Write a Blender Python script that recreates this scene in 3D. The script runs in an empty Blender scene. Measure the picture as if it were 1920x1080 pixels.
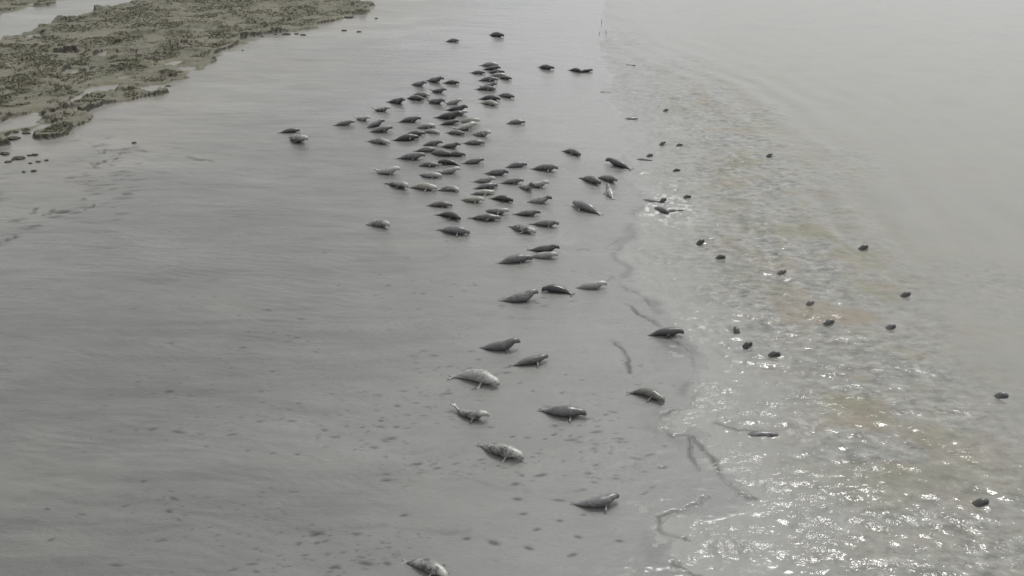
import bpy, math, random
import numpy as np

R = math.radians
random.seed(7)
rng = np.random.default_rng(11)
sc = bpy.context.scene
col = sc.collection

# ------------------------------------------------------------------ camera
CAM_H = 15.2
PITCH = 26.2
F = 1663.0
cam_d = bpy.data.cameras.new('camera')
cam_d.sensor_width = 36.0
cam_d.lens = 36.0 * F / 1920.0
cam_d.clip_start = 0.5
cam_d.clip_end = 20000
cam = bpy.data.objects.new('camera', cam_d)
cam.location = (0, 0, CAM_H)
cam.rotation_euler = (R(90 - PITCH), 0, 0)
col.objects.link(cam)
sc.camera = cam

# ------------------------------------------------------------------ light
SUN_EL, SUN_AZ = 57.0, 32.0          # azimuth clockwise from the view direction (+Y)
world = bpy.data.worlds.new('World')
sc.world = world
world.use_nodes = True
wn = world.node_tree
wn.nodes.clear()
sky = wn.nodes.new('ShaderNodeTexSky')
sky.sky_type = 'NISHITA'
sky.sun_disc = False
sky.sun_elevation = R(SUN_EL)
sky.sun_rotation = R(SUN_AZ)
sky.air_density = 1.0
sky.dust_density = 7.0
sky.ozone_density = 1.0
hs = wn.nodes.new('ShaderNodeHueSaturation')
hs.inputs['Saturation'].default_value = 0.08
bg = wn.nodes.new('ShaderNodeBackground')
bg.inputs['Strength'].default_value = 0.10
wo = wn.nodes.new('ShaderNodeOutputWorld')
wn.links.new(sky.outputs[0], hs.inputs['Color'])
cloud = wn.nodes.new('ShaderNodeMix'); cloud.data_type = 'RGBA'      # even cloud veil over the clear sky
cloud.inputs['Factor'].default_value = 0.55
cloud.inputs[7].default_value = (6.6, 6.75, 6.8, 1)
wn.links.new(hs.outputs[0], cloud.inputs[6])
wn.links.new(cloud.outputs[2], bg.inputs['Color'])
wn.links.new(bg.outputs[0], wo.inputs['Surface'])

sun_d = bpy.data.lights.new('sun', 'SUN')
sun_d.energy = 0.95
sun_d.angle = R(9.5)
sun_d.color = (1.0, 0.97, 0.93)
sun = bpy.data.objects.new('sun', sun_d)
# lamp shines along -Z; put it in the direction of the sun
sx = math.sin(R(SUN_AZ)) * math.cos(R(SUN_EL))
sy = math.cos(R(SUN_AZ)) * math.cos(R(SUN_EL))
sz = math.sin(R(SUN_EL))
from mathutils import Vector, Matrix
sun.rotation_euler = Vector((sx, sy, sz)).to_track_quat('Z', 'Y').to_euler()
sun.location = (20, 40, 60)
col.objects.link(sun)

sc.view_settings.view_transform = 'Standard'
sc.view_settings.look = 'None'
sc.view_settings.gamma = 1.0
sc.view_settings.exposure = 0.45
sc.render.engine = 'CYCLES'

# ------------------------------------------------------------------ helpers
cp, sp = math.cos(R(PITCH)), math.sin(R(PITCH))
def at(px, py, z=0.0):
    """photo pixel -> world point on the horizontal plane z"""
    u = (px - 960) / F; v = (540 - py) / F
    dx, dy, dz = u, cp + v * sp, -sp + v * cp
    t = (z - CAM_H) / dz
    return np.array([dx * t, dy * t, z])

def tag(o, label=None, cat=None, group=None, kind=None):
    if label: o['label'] = label
    if cat: o['category'] = cat
    if group: o['group'] = group
    if kind: o['kind'] = kind
    return o

def h2(ix, iy, seed):
    n = (ix.astype(np.int64) * 374761393 + iy.astype(np.int64) * 668265263 + seed * 1442695041) & 0xffffffff
    n = ((n ^ (n >> 13)) * 1274126177) & 0xffffffff
    n = (n ^ (n >> 16)) & 0xffffffff
    return n.astype(np.float64) / 4294967295.0

def vnoise(x, y, seed=0):
    xi = np.floor(x); yi = np.floor(y)
    fx = x - xi; fy = y - yi
    fx = fx * fx * fx * (fx * (fx * 6 - 15) + 10); fy = fy * fy * fy * (fy * (fy * 6 - 15) + 10)
    xi = xi.astype(np.int64); yi = yi.astype(np.int64)
    a = h2(xi, yi, seed); b = h2(xi + 1, yi, seed)
    c = h2(xi, yi + 1, seed); d = h2(xi + 1, yi + 1, seed)
    return (a * (1 - fx) + b * fx) * (1 - fy) + (c * (1 - fx) + d * fx) * fy

def fbm(x, y, seed=0, octv=4, gain=0.5):
    s = 0.0; a = 1.0; tot = 0.0
    for k in range(octv):
        s = s + a * (vnoise(x, y, seed + 17 * k) * 2 - 1)
        tot += a; a *= gain
        x, y = 1.93 * (x * 0.8 - y * 0.6) + 3.1, 1.93 * (x * 0.6 + y * 0.8) - 7.7
    return s / tot

def sstep(a, b, x):
    t = np.clip((x - a) / (b - a), 0, 1)
    return t * t * (3 - 2 * t)

def px_poly(pts, z=0.0):
    return np.array([at(p[0], p[1], z)[:2] for p in pts])

def dist_poly(x, y, P, closed=False):
    best = np.full(x.shape, 1e9)
    n = len(P)
    for i in range(n if closed else n - 1):
        a = P[i]; b = P[(i + 1) % n]
        d = b - a; L2 = float(d @ d) + 1e-9
        t = np.clip(((x - a[0]) * d[0] + (y - a[1]) * d[1]) / L2, 0, 1)
        q = (x - a[0] - t * d[0]) ** 2 + (y - a[1] - t * d[1]) ** 2
        best = np.minimum(best, q)
    return np.sqrt(best)

def inside(x, y, P):
    r = np.zeros(x.shape, bool)
    n = len(P)
    for i in range(n):
        x1, y1 = P[i]; x2, y2 = P[(i + 1) % n]
        if y1 == y2: continue
        c = ((y1 > y) != (y2 > y)) & (x < (x2 - x1) * (y - y1) / (y2 - y1) + x1)
        r ^= c
    return r

def sdf(x, y, P):
    d = dist_poly(x, y, P, True)
    return np.where(inside(x, y, P), d, -d)

# ------------------------------------------------------------------ ground layout (world, metres)
# salt marsh between the two channels
marsh_front = [(-500, 420), (-150, 318), (0, 280), (32, 276), (34, 244), (46, 244), (50, 264), (92, 264), (136, 256), (142, 226),
               (130, 206), (152, 214), (188, 210), (222, 198), (262, 190), (282, 180), (268, 168), (318, 158), (356, 150),
               (352, 138), (384, 128), (402, 116), (396, 104), (448, 84), (452, 76), (500, 68), (560, 60), (636, 40),
               (676, 26), (690, 12), (640, -12), (690, -50), (640, -110), (560, -150)]
marsh_back = [(420, -110), (372, -30), (300, 0), (268, 8), (206, 18), (158, 36), (128, 40), (84, 58), (40, 68), (0, 82),
              (-120, 120), (-500, 230)]
MARSH = px_poly(marsh_front + marsh_back)
BANK = px_poly([(-500, 130), (-100, 62), (0, 40), (22, 26), (60, 20), (92, 10), (150, -8), (230, -40), (330, -100), (100, -170), (-500, -120)])
# water's edge: everything to the right of it is under water
EDGE = px_poly([(1010, -235), (1070, -180), (1140, -100), (1128, 30), (1120, 92), (1150, 140), (1128, 190), (1178, 236), (1190, 282), (1172, 330), (1206, 372),
                (1190, 430), (1150, 462), (1196, 500), (1186, 545), (1240, 600), (1272, 640), (1304, 690), (1308, 745),
                (1252, 772), (1236, 800), (1300, 826), (1330, 880), (1392, 926), (1330, 948), (1246, 965), (1236, 992), (1262, 1016),
                (1300, 1060), (1340, 1120), (1360, 1300), (1330, 1700)])
WATER = np.vstack([EDGE, np.array([[60, 4.0], [400, -5], [9000, 0], [9000, 9000], [700, 9000]])])
# seaward limit of the churned shallows
CALM = px_poly([(1000, -235), (1070, -150), (1120, -20), (1150, 60), (1230, 105), (1330, 150), (1440, 220), (1520, 300), (1600, 400), (1690, 500), (1760, 600),
                (1830, 760), (1890, 940), (1960, 1120), (2100, 1500)])
CALMP = np.vstack([CALM, np.array([[60, 4.0], [400, -5], [9000, 0], [9000, 9000], [900, 9000]])])

RILLS = [px_poly(p) for p in [
    [(1252, 632), (1280, 648), (1298, 676), (1306, 700)],
    [(1160, 560), (1195, 585), (1225, 603), (1250, 620)],
    [(1306, 690), (1310, 735), (1298, 765), (1262, 772), (1240, 782), (1232, 800), (1258, 818), (1290, 814), (1316, 838), (1342, 862), (1356, 900), (1386, 928), (1420, 940)],
    [(1290, 816), (1296, 850), (1308, 880)],
    [(1320, 930), (1270, 960), (1234, 972), (1236, 994), (1258, 1010), (1290, 1016)],
    [(1265, 1058), (1300, 1076), (1330, 1100)],
    [(1085, 468), (1130, 470), (1145, 458), (1180, 446), (1196, 452)],
    [(1145, 520), (1180, 545), (1210, 560), (1224, 575)],
    [(1150, 640), (1170, 660), (1178, 700)],
    [(1340, 790), (1375, 800), (1400, 806), (1420, 812)],
    [(740, 905), (860, 902), (920, 912), (1000, 925), (1060, 940)],
    [(640, 995), (760, 994), (880, 998)],
    [(720, 850), (800, 848), (880, 852)],
    [(200, 285), (290, 287), (340, 296), (400, 306)],
    [(800, 590), (900, 594), (990, 600), (1060, 606)],
    [(1040, 380), (1060, 386), (1080, 390)],
    [(820, 83), (850, 88), (890, 92)],
]]
POOLS = [(30, 222, 2.0, 1.7), (200, 159, 2.0, 0.8), (133, 128, 0.8, 0.7), (145, 132, .6, .6), (65, 62, .9, .9), (64, 52, .6, 1.0), (204, 92, .9, 1.4),
         (182, 124, .8, .5), (232, 139, .7, .5), (152, 172, .5, 1.4), (122, 96, 1.3, .6), (280, 160, 1.5, .7), (330, 112, 1.4, .7),
         (350, 122, 1.2, .6), (228, 46, .9, .5), (130, 82, .5, 1.2), (36, 122, .8, .4), (300, 118, .7, .4), (70, 236, .9, .9)]

def mud_base(x, y):
    dw = dist_poly(x, y, EDGE)
    s = np.where(inside(x, y, WATER), -dw, dw) + fbm(x / 1.6, y / 1.6, 91, 3) * 0.8
    land = 0.012 + 0.10 * (1 - np.exp(-np.clip(s, 0, None) / 9.0))
    sea = -0.9 * (1 - np.exp(np.clip(s, None, 0) / 9.0)) - 0.03
    return np.where(s > 0, land, 0.012 + (sea - 0.0) * sstep(0, 0.8, -s)), s

def land_soft(z, x, y, s, u, v):
    z0 = mud_base(x, y)[0]
    z = z0 + (z - z0) * (.35 + .65 * sstep(0, 9, s))
    z = z + (0.030 * fbm(x / .55, y / .42, 29, 4, .6)) * sstep(7.5, 0, s) * sstep(62, 34, y) * (.55 + .8 * fbm(x / 2.2, y / 2.2, 30, 2))
    rp = np.sin((v + .25 * fbm(u / 1.5, v / .8, 27, 2)) * 2 * math.pi / .34)
    z = z + 0.0055 * rp * sstep(0, .4, fbm(x / 4, y / 3, 28, 2) + .15) * sstep(60, 30, y)
    return z + 0.011 * fbm(u / 0.32, v / 0.13, 24, 3) * sstep(90, 25, y) * (.7 + .6 * fbm(x / 2, y / 1.3, 26, 2))

def mud_height(x, y, marsh=True):
    z, s = mud_base(x, y)
    # long low ripples running across the flat, wandering with the bank
    wx = x + 1.5 * fbm(x / 9, y / 9, 5, 2); wy = y + 1.5 * fbm(x / 9 + 40, y / 9, 6, 2)
    # direction of the ripples: nearly across the view, dropping to the right
    a = -0.20
    u = wx * math.cos(a) + wy * math.sin(a); v = -wx * math.sin(a) + wy * math.cos(a)
    z = z + 0.040 * fbm(u / 4.0, v / 1.2, 21, 3) + 0.020 * fbm(u / 1.3, v / 0.42, 22, 3) * (0.6 + 0.6 * fbm(x / 6, y / 6, 23, 2))
    z = land_soft(z, x, y, s, u, v)
    z = z + 0.05 * fbm(x / .5, y / .4, 25, 3) * sstep(-22, -30, x + .35 * (y - 40)) * sstep(75, 60, y)
    for P in RILLS:
        bx0, by0 = P.min(0) - 1.2; bx1, by1 = P.max(0) + 1.2
        m = (x > bx0) & (x < bx1) & (y > by0) & (y < by1)
        if not np.any(m): continue
        xx = x[m] + 0.16 * fbm(x[m] / .7, y[m] / .7, 33, 4, .65); yy = y[m] + 0.30 * fbm(x[m] / .7, y[m] / .7, 34, 4, .65)
        d = dist_poly(xx, yy, P)
        am = np.clip(.55 + 1.1 * fbm(x[m] / .8, y[m] / .8, 35, 2), 0, 1.2)
        zm = z[m] - (.012 if P[:, 0].max() < 3.2 and P[:, 1].max() < 32 else .05) * am * np.exp(-(d / 0.055) ** 2)
        z[m] = zm
    ms = np.full(x.shape, -99.0)
    if marsh:
        jit = 1.6 * fbm(x / 3.6, y / 3.6, 41, 3) + 0.7 * fbm(x / 1.3, y / 1.8, 42, 2)
        s1 = sdf(x, y, MARSH) + .85 * jit + .45
        s2 = sdf(x, y, BANK) + jit * 1.6 - 0.5
        for (px, py, rx, ry) in POOLS:
            c = at(px, py, 0.4)
            q = np.sqrt(((x - c[0]) / rx / .6) ** 2 + ((y - c[1]) / ry / 1.3) ** 2)
            s1 = np.minimum(s1, (q - 1 + .5 * fbm(x / .6, y / .9, 43, 2)) * .5)
        ms = np.maximum(s1, s2)
        top = 0.23 + 0.10 * sstep(1, 10, ms)
        # terraces and gullies inside the marsh, stretched along the bank
        b = 0.55
        uu = x * math.cos(b) + y * math.sin(b); vv = -x * math.sin(b) + y * math.cos(b)
        g = fbm(uu / 4.6, vv / 2.4, 51, 4)
        top = top + 0.15 * sstep(-.03, .0, g) - 0.14 * sstep(-.22, -.25, g) + 0.14 * sstep(.22, .25, g)
        g2 = fbm(uu / 2.4, vv / 1.4, 55, 3)
        top = top + 0.14 * sstep(.14, .18, g2) - 0.14 * sstep(-.30, -.33, g2)
        top = top + 0.07 * fbm(x / .5, y / .5, 53, 3)
        top = top * (.70 + .55 * fbm(x / 1.7, y / 2.2, 57, 2))
        edge = sstep(0.0, 0.22, ms)
        z = z + edge * (np.clip(top, 0.12, None))
    return z, s, ms

# the grid: fine where the photograph looks, coarse to the horizon and the sides
rows = np.concatenate([np.linspace(-30, 13, 30)[:-1],
                       np.exp(np.linspace(math.log(13), math.log(125), 860)),
                       np.exp(np.linspace(math.log(125), math.log(8000), 70))[1:]])
cols_t = np.concatenate([-np.exp(np.linspace(math.log(6), math.log(.70), 40))[:-1], np.linspace(-.70, .70, 900),
                         np.exp(np.linspace(math.log(.70), math.log(6), 40))[1:]])
width_of = np.where(rows > 13, rows, 13)
GX = width_of[:, None] * cols_t[None, :]
GY = np.repeat(rows[:, None], len(cols_t), 1)
NR, NC = GX.shape
i0 = 29                                   # first fine row
GZ, GS, GM = mud_height(GX, GY)

# burrows, casts and flipper prints pressed into the mud
lr0, lr1 = math.log(13), math.log(125)
PIT = np.zeros_like(GZ)
def pit(x, y, rx, ry, dep, ang=0.0, dark=1.0):
    d = y
    if d < 13.2 or d > 120: return
    r = i0 + (math.log(d) - lr0) / (lr1 - lr0) * 859
    c = 39 + (x / d + .70) / 1.40 * 899
    if not (45 < c < 930): return
    wr = int(max(rx, ry) * 2.5 / (d * (lr1 - lr0) / 859)) + 2
    wc = int(max(rx, ry) * 2.5 / (d * 1.4 / 899)) + 2
    a0, a1, b0, b1 = max(0, int(r) - wr), int(r) + wr + 1, max(0, int(c) - wc), int(c) + wc + 1
    X = GX[a0:a1, b0:b1] - x; Y = GY[a0:a1, b0:b1] - y
    ca, sa = math.cos(ang), math.sin(ang)
    q = ((X * ca + Y * sa) / rx) ** 2 + ((-X * sa + Y * ca) / ry) ** 2
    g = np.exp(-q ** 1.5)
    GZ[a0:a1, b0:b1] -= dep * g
    PIT[a0:a1, b0:b1] = np.maximum(PIT[a0:a1, b0:b1], g * dark)  # dark mask for the shade painted inside each hole
for _ in range(1900):
    px = rng.normal(830, 330); py = 440 + 700 * rng.random() ** 0.8
    if px < -30 or px > 1330: continue
    p = at(px, py)
    if 0.5 * (fbm(np.array([p[0] / 2.2]), np.array([p[1] / 1.5]), 77, 2)[0] + 1) < .50: continue
    k = rng.random() ** 5
    r = 0.030 + 0.05 * k
    pit(p[0], p[1], r * (1.3 + 1.6 * rng.random()), r * .8, .004 + .010 * k, rng.random() * .8 - .4, .6 + .4 * k)
for _ in range(420):                       # broken, clotted mud below the marsh
    px = rng.uniform(-40, 260); py = 262 + 215 * rng.random()
    if px > 330 - .55 * (py - 240) or (px - 100) / 260 + abs(py - 360) / 260 > 1: continue
    p = at(px, py)
    if fbm(np.array([p[0] / 2.5]), np.array([p[1] / 4.0]), 78, 2)[0] < .02: continue
    pit(p[0], p[1], rng.uniform(.12, .5), rng.uniform(.05, .14), rng.uniform(-.05, .05), .3, rng.uniform(.15, .75))
for (px, py, w) in [(225, 291, 4), (219, 300, 5), (199, 305, 14), (190, 289, 7), (180, 312, 12), (62, 400, 12), (92, 401, 12), (165, 395, 10), (120, 407, 40), (30, 448, 16)]:
    p = at(px, py); hw = w * math.hypot(p[0], p[1]) / F * .55
    for k in range(4):
        pit(p[0] + rng.normal(0, hw * .6), p[1] + rng.normal(0, .25), hw * rng.uniform(.4, .9), rng.uniform(.10, .22), rng.uniform(.03, .08), .15, .9)
for (px, py, w) in [(970, 938, .13), (925, 1020, .15), (991, 1030, .12), (1072, 1042, .12), (1160, 830, .09), (981, 966, .10), (875, 1012, .1), (758, 970, .1),
                    (1006, 995, .1), (1049, 978, .09), (1083, 1008, .1), (1094, 966, .07), (1160, 1015, .1), (712, 803, .09), (743, 803, .09), (650, 802, .07),
                    (680, 804, .07), (388, 841, .07), (465, 849, .07), (512, 854, .07), (558, 856, .07), (530, 530, .08), (920, 803, .09), (961, 820, .09), (988, 822, .09),
                    (1022, 824, .07), (1090, 715, .07), (1060, 705, .06), (975, 720, .08), (1000, 735, .07), (1054, 738, .08), (1113, 740, .06), (270, 908, .08), (98, 1018, .09), (90, 960, .08)]:
    p = at(px, py); pit(p[0], p[1], w * 1.1, w * .5, w * .10, rng.random() - .5, 1.0)

RPIT = np.zeros_like(GZ)
for P in RILLS:
    bx0, by0 = P.min(0) - 1.2; bx1, by1 = P.max(0) + 1.2
    m_ = (GX > bx0) & (GX < bx1) & (GY > by0) & (GY < by1)
    if not m_.any(): continue
    x_, y_ = GX[m_], GY[m_]
    d_ = dist_poly(x_ + 0.16 * fbm(x_ / .7, y_ / .7, 33, 4, .65), y_ + 0.30 * fbm(x_ / .7, y_ / .7, 34, 4, .65), P)
    a_ = np.clip(.70 + 1.0 * fbm(x_ / .8, y_ / .8, 35, 2), 0, 1)
    RPIT[m_] = np.maximum(RPIT[m_], a_ * np.exp(-(d_ / .075) ** 2) * (P[:, 0].min() > 2.5))
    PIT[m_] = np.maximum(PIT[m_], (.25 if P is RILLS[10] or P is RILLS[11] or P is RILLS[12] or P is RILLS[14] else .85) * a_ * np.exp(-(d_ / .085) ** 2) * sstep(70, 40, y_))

def grid_mesh(name, keep, Z, attrs, mat, skirt=0.0):
    """faces of the shared grid for which keep is true -> one mesh object"""
    used = np.zeros((NR, NC), bool)
    used[:-1, :-1] |= keep; used[1:, :-1] |= keep; used[:-1, 1:] |= keep; used[1:, 1:] |= keep
    idx = -np.ones((NR, NC), np.int64)
    n = int(used.sum()); idx[used] = np.arange(n)
    co = np.stack([GX[used], GY[used], Z[used]], 1).astype(np.float32)
    a = idx[:-1, :-1][keep]; b = idx[:-1, 1:][keep]; c = idx[1:, 1:][keep]; d = idx[1:, :-1][keep]
    f = np.stack([a, b, c, d], 1).astype(np.int32)
    me = bpy.data.meshes.new(name)
    me.vertices.add(n); me.vertices.foreach_set('co', co.ravel())
    me.loops.add(f.size); me.loops.foreach_set('vertex_index', f.ravel())
    me.polygons.add(len(f)); me.polygons.foreach_set('loop_start', np.arange(0, f.size, 4, dtype=np.int32))
    me.polygons.foreach_set('loop_total', np.full(len(f), 4, np.int32))
    me.update(calc_edges=True)
    me.polygons.foreach_set('use_smooth', np.ones(len(f), bool))
    for k, A in attrs.items():
        at_ = me.attributes.new(k, 'FLOAT', 'POINT')
        at_.data.foreach_set('value', A[used].astype(np.float32))
    me.materials.append(mat)
    o = bpy.data.objects.new(name, me); col.objects.link(o)
    return o

# ------------------------------------------------------------------ materials
class NT:
    def __init__(s, name):
        s.m = bpy.data.materials.new(name); s.m.use_nodes = True
        s.t = s.m.node_tree; s.t.nodes.clear()
        s.out = s.n('ShaderNodeOutputMaterial'); s.p = s.n('ShaderNodeBsdfPrincipled')
        s.l(s.p.outputs[0], s.out.inputs['Surface'])
        s.tc = s.n('ShaderNodeTexCoord')
    def n(s, t, **k):
        x = s.t.nodes.new(t)
        for a, b in k.items(): setattr(x, a, b)
        return x
    def l(s, a, b): s.t.links.new(a, b)
    def noise(s, scale, detail=4, rough=.55, vec=None, stretch=None):
        x = s.n('ShaderNodeTexNoise'); x.inputs['Scale'].default_value = scale
        x.inputs['Detail'].default_value = detail; x.inputs['Roughness'].default_value = rough
        v = vec or s.tc.outputs['Object']
        if stretch:
            mp = s.n('ShaderNodeMapping'); mp.inputs['Scale'].default_value = stretch
            s.l(v, mp.inputs['Vector']); v = mp.outputs[0]
        s.l(v, x.inputs['Vector'])
        return x.outputs['Fac']
    def ramp(s, fac, stops):
        r = s.n('ShaderNodeValToRGB'); e = r.color_ramp.elements
        while len(e) > 1: e.remove(e[-1])
        e[0].position = stops[0][0]; e[0].color = (*stops[0][1], 1)
        for p, c in stops[1:]:
            k = e.new(p); k.color = (*c, 1)
        s.l(fac, r.inputs['Fac'])
        return r.outputs['Color']
    def mix(s, fac, a, b):
        x = s.n('ShaderNodeMix', data_type='RGBA')
        if hasattr(fac, 'is_output'): s.l(fac, x.inputs['Factor'])
        else: x.inputs['Factor'].default_value = fac
        for v, k in ((a, 6), (b, 7)):
            if hasattr(v, 'is_output'): s.l(v, x.inputs[k])
            else: x.inputs[k].default_value = (*v, 1)
        return x.outputs[2]
    def math(s, op, a, b=0.0, c=0.0, clamp=False):
        x = s.n('ShaderNodeMath', operation=op); x.use_clamp = clamp
        for i, v in enumerate((a, b, c)):
            if hasattr(v, 'is_output'): s.l(v, x.inputs[i])
            else: x.inputs[i].default_value = v
        return x.outputs[0]
    def attr(s, name):
        x = s.n('ShaderNodeAttribute'); x.attribute_name = name
        return x.outputs['Fac']
    def rng(s, v, a, b, c=0.0, d=1.0):
        x = s.n('ShaderNodeMapRange'); x.interpolation_type = 'SMOOTHSTEP'
        s.l(v, x.inputs[0])
        for i, q in enumerate((a, b, c, d)): x.inputs[1 + i].default_value = q
        return x.outputs[0]
    def bump(s, h, dist, strength=1.0, prev=None):
        b = s.n('ShaderNodeBump'); b.inputs['Distance'].default_value = dist; b.inputs['Strength'].default_value = strength
        s.l(h, b.inputs['Height'])
        if prev: s.l(prev, b.inputs['Normal'])
        return b.outputs[0]

def mat_mud():
    m = NT('wet_mud')
    n1 = m.noise(.12, 4, .6, stretch=(1, 1.6, 1))
    n2 = m.noise(1.4, 5, .6, stretch=(.35, 1.2, 1))
    c = m.ramp(n1, [(.30, (.118, .119, .113)), (.5, (.142, .143, .136)), (.70, (.170, .169, .155))])
    c = m.mix(m.rng(n2, .40, .75, 0, .5), c, (.095, .096, .092))
    n3 = m.noise(.9, 5, .7, stretch=(.12, 1.3, 1))
    c = m.mix(m.rng(n3, .50, .62, 0, .42), c, (.085, .086, .082))
    # wet sheen near the channel, painted in as paler mud colour
    c = m.mix(m.math('MULTIPLY', m.attr('silt_sheen'), .8), c, m.mix(n2, (.235, .235, .226), (.175, .175, .168)))
    # paler, drier and browner mud high on the shore
    c = m.mix(m.math('MULTIPLY', m.attr('shore'), .75), c, (.25, .235, .195))
    c = m.mix(m.math('MULTIPLY', m.attr('pit'), .85), c, (.03, .03, .026))  # hole shade painted into the mud colour; rills and water's edge darken too
    m.l(c, m.p.inputs['Base Color'])
    r = m.rng(m.noise(.35, 4, .6, stretch=(.4, 1.2, 1)), .3, .7, .26, .40)
    r = m.math('ADD', r, m.math('MULTIPLY', m.attr('shore'), .25))
    r = m.math('SUBTRACT', r, m.math('MULTIPLY', m.attr('film'), .20))
    m.l(r, m.p.inputs['Roughness'])
    m.p.inputs['IOR'].default_value = 1.36
    m.l(m.math('MULTIPLY_ADD', m.attr('film'), .65, .45, clamp=True), m.p.inputs['Coat Weight'])
    m.p.inputs['Coat IOR'].default_value = 1.33; m.p.inputs['Coat Roughness'].default_value = .2
    b = m.bump(m.noise(2.6, 6, .65, stretch=(.5, 1.5, 1)), .05, .6)
    b = m.bump(m.noise(9, 6, .72, stretch=(.6, 1.5, 1)), .045, .8, b)
    m.l(b, m.p.inputs['Normal'])
    return m.m

def mat_marsh():
    m = NT('marsh_turf')
    n1 = m.noise(.22, 4, .6)
    n2 = m.noise(1.8, 5, .65)
    turf = m.ramp(n1, [(.32, (.104, .108, .078)), (.45, (.136, .134, .100)), (.55, (.162, .148, .118)), (.68, (.128, .130, .086))])
    turf = m.mix(m.rng(n2, .40, .72, 0, .5), turf, (.10, .105, .065))
    turf = m.mix(m.rng(m.noise(.09, 2), .60, .70, 0, .55), turf, (.15, .145, .045))
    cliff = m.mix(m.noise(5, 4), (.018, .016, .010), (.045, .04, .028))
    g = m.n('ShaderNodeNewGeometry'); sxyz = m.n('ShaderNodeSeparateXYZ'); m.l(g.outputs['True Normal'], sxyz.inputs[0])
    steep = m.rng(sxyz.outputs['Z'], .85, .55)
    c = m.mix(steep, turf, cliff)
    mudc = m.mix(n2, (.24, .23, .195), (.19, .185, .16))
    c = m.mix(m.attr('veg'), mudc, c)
    m.l(c, m.p.inputs['Base Color'])
    m.p.inputs['Roughness'].default_value = .75
    m.p.inputs['Specular IOR Level'].default_value = .3
    b = m.bump(m.noise(3.5, 6, .7), .16, .7)
    m.l(b, m.p.inputs['Normal'])
    return m.m

def mat_grass():
    m = NT('marsh_grass')
    n = m.noise(.35, 4, .65)
    c = m.ramp(n, [(.32, (.108, .114, .076)), (.48, (.152, .151, .108)), (.58, (.185, .171, .132)), (.70, (.163, .163, .092))])
    m.l(c, m.p.inputs['Base Color']); m.p.inputs['Roughness'].default_value = .7
    m.p.inputs['Specular IOR Level'].default_value = .25
    return m.m

def mat_water():
    m = NT('silty_water')
    ch = m.attr('churn')
    n1 = m.noise(.28, 4, .6)
    c = m.ramp(n1, [(.35, (.205, .205, .188)), (.55, (.222, .219, .196)), (.72, (.212, .205, .172))])
    c2 = m.ramp(m.noise(.75, 5, .62), [(.36, (.125, .128, .120)), (.50, (.185, .185, .172)), (.62, (.205, .193, .155)), (.74, (.14, .14, .100))])
    c = m.mix(m.math('MULTIPLY', ch, .8), c, c2)
    mott = m.noise(2.3, 6, .68, stretch=(.8, 1.25, 1))
    c = m.mix(m.math('MULTIPLY', m.rng(mott, .50, .64), m.math('MULTIPLY', ch, .95)), c, (.30, .30, .28))
    c = m.mix(m.math('MULTIPLY', m.rng(mott, .50, .36), m.math('MULTIPLY', ch, .95)), c, (.095, .096, .085))
    c = m.mix(m.math('MULTIPLY', m.attr('silt_sheen'), .65), c, m.mix(m.rng(m.noise(.4, 3), .42, .58), (.20, .165, .115), (.15, .15, .085)))
    c = m.mix(m.attr('depth'), (.245, .245, .234), c)
    c = m.mix(m.math('MULTIPLY', m.attr('rill'), .75), c, (.05, .05, .046))
    c = m.mix(m.attr('foam'), c, (.55, .55, .53))
    m.l(c, m.p.inputs['Base Color'])
    m.l(m.math('ADD', m.rng(m.attr('depth'), 0, 1, .16, .07), m.math('MULTIPLY', m.attr('foam'), .4)), m.p.inputs['Roughness'])
    m.p.inputs['IOR'].default_value = 1.333
    b = m.bump(m.noise(1.1, 3, .55, stretch=(.6, 1.6, 1)), .02, .2)
    # small facets, strong in the churned shallows, patchy outside them
    patch = m.rng(m.noise(.30, 4, .6), .60, .70)
    amp = m.math('ADD', m.math('MULTIPLY', ch, .72), m.math('MULTIPLY', patch, .32))
    # slicks and lively patches inside the churn
    amp = m.math('MULTIPLY', amp, m.rng(m.noise(.55, 4, .65), .36, .62, .35, 1.75))
    hh = m.math('MULTIPLY', m.math('POWER', m.noise(4.2, 3, .55, stretch=(.8, 1.25, 1)), 1.6), amp)
    b = m.bump(hh, .034, 1.0, b)
    hh2 = m.math('MULTIPLY', m.noise(17, 2, .5), amp)
    b = m.bump(hh2, .009, 1.0, b)
    m.l(b, m.p.inputs['Normal'])
    return m.m

M_MUD, M_MARSH, M_GRASS, M_WATER = mat_mud(), mat_marsh(), mat_grass(), mat_water()

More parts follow.
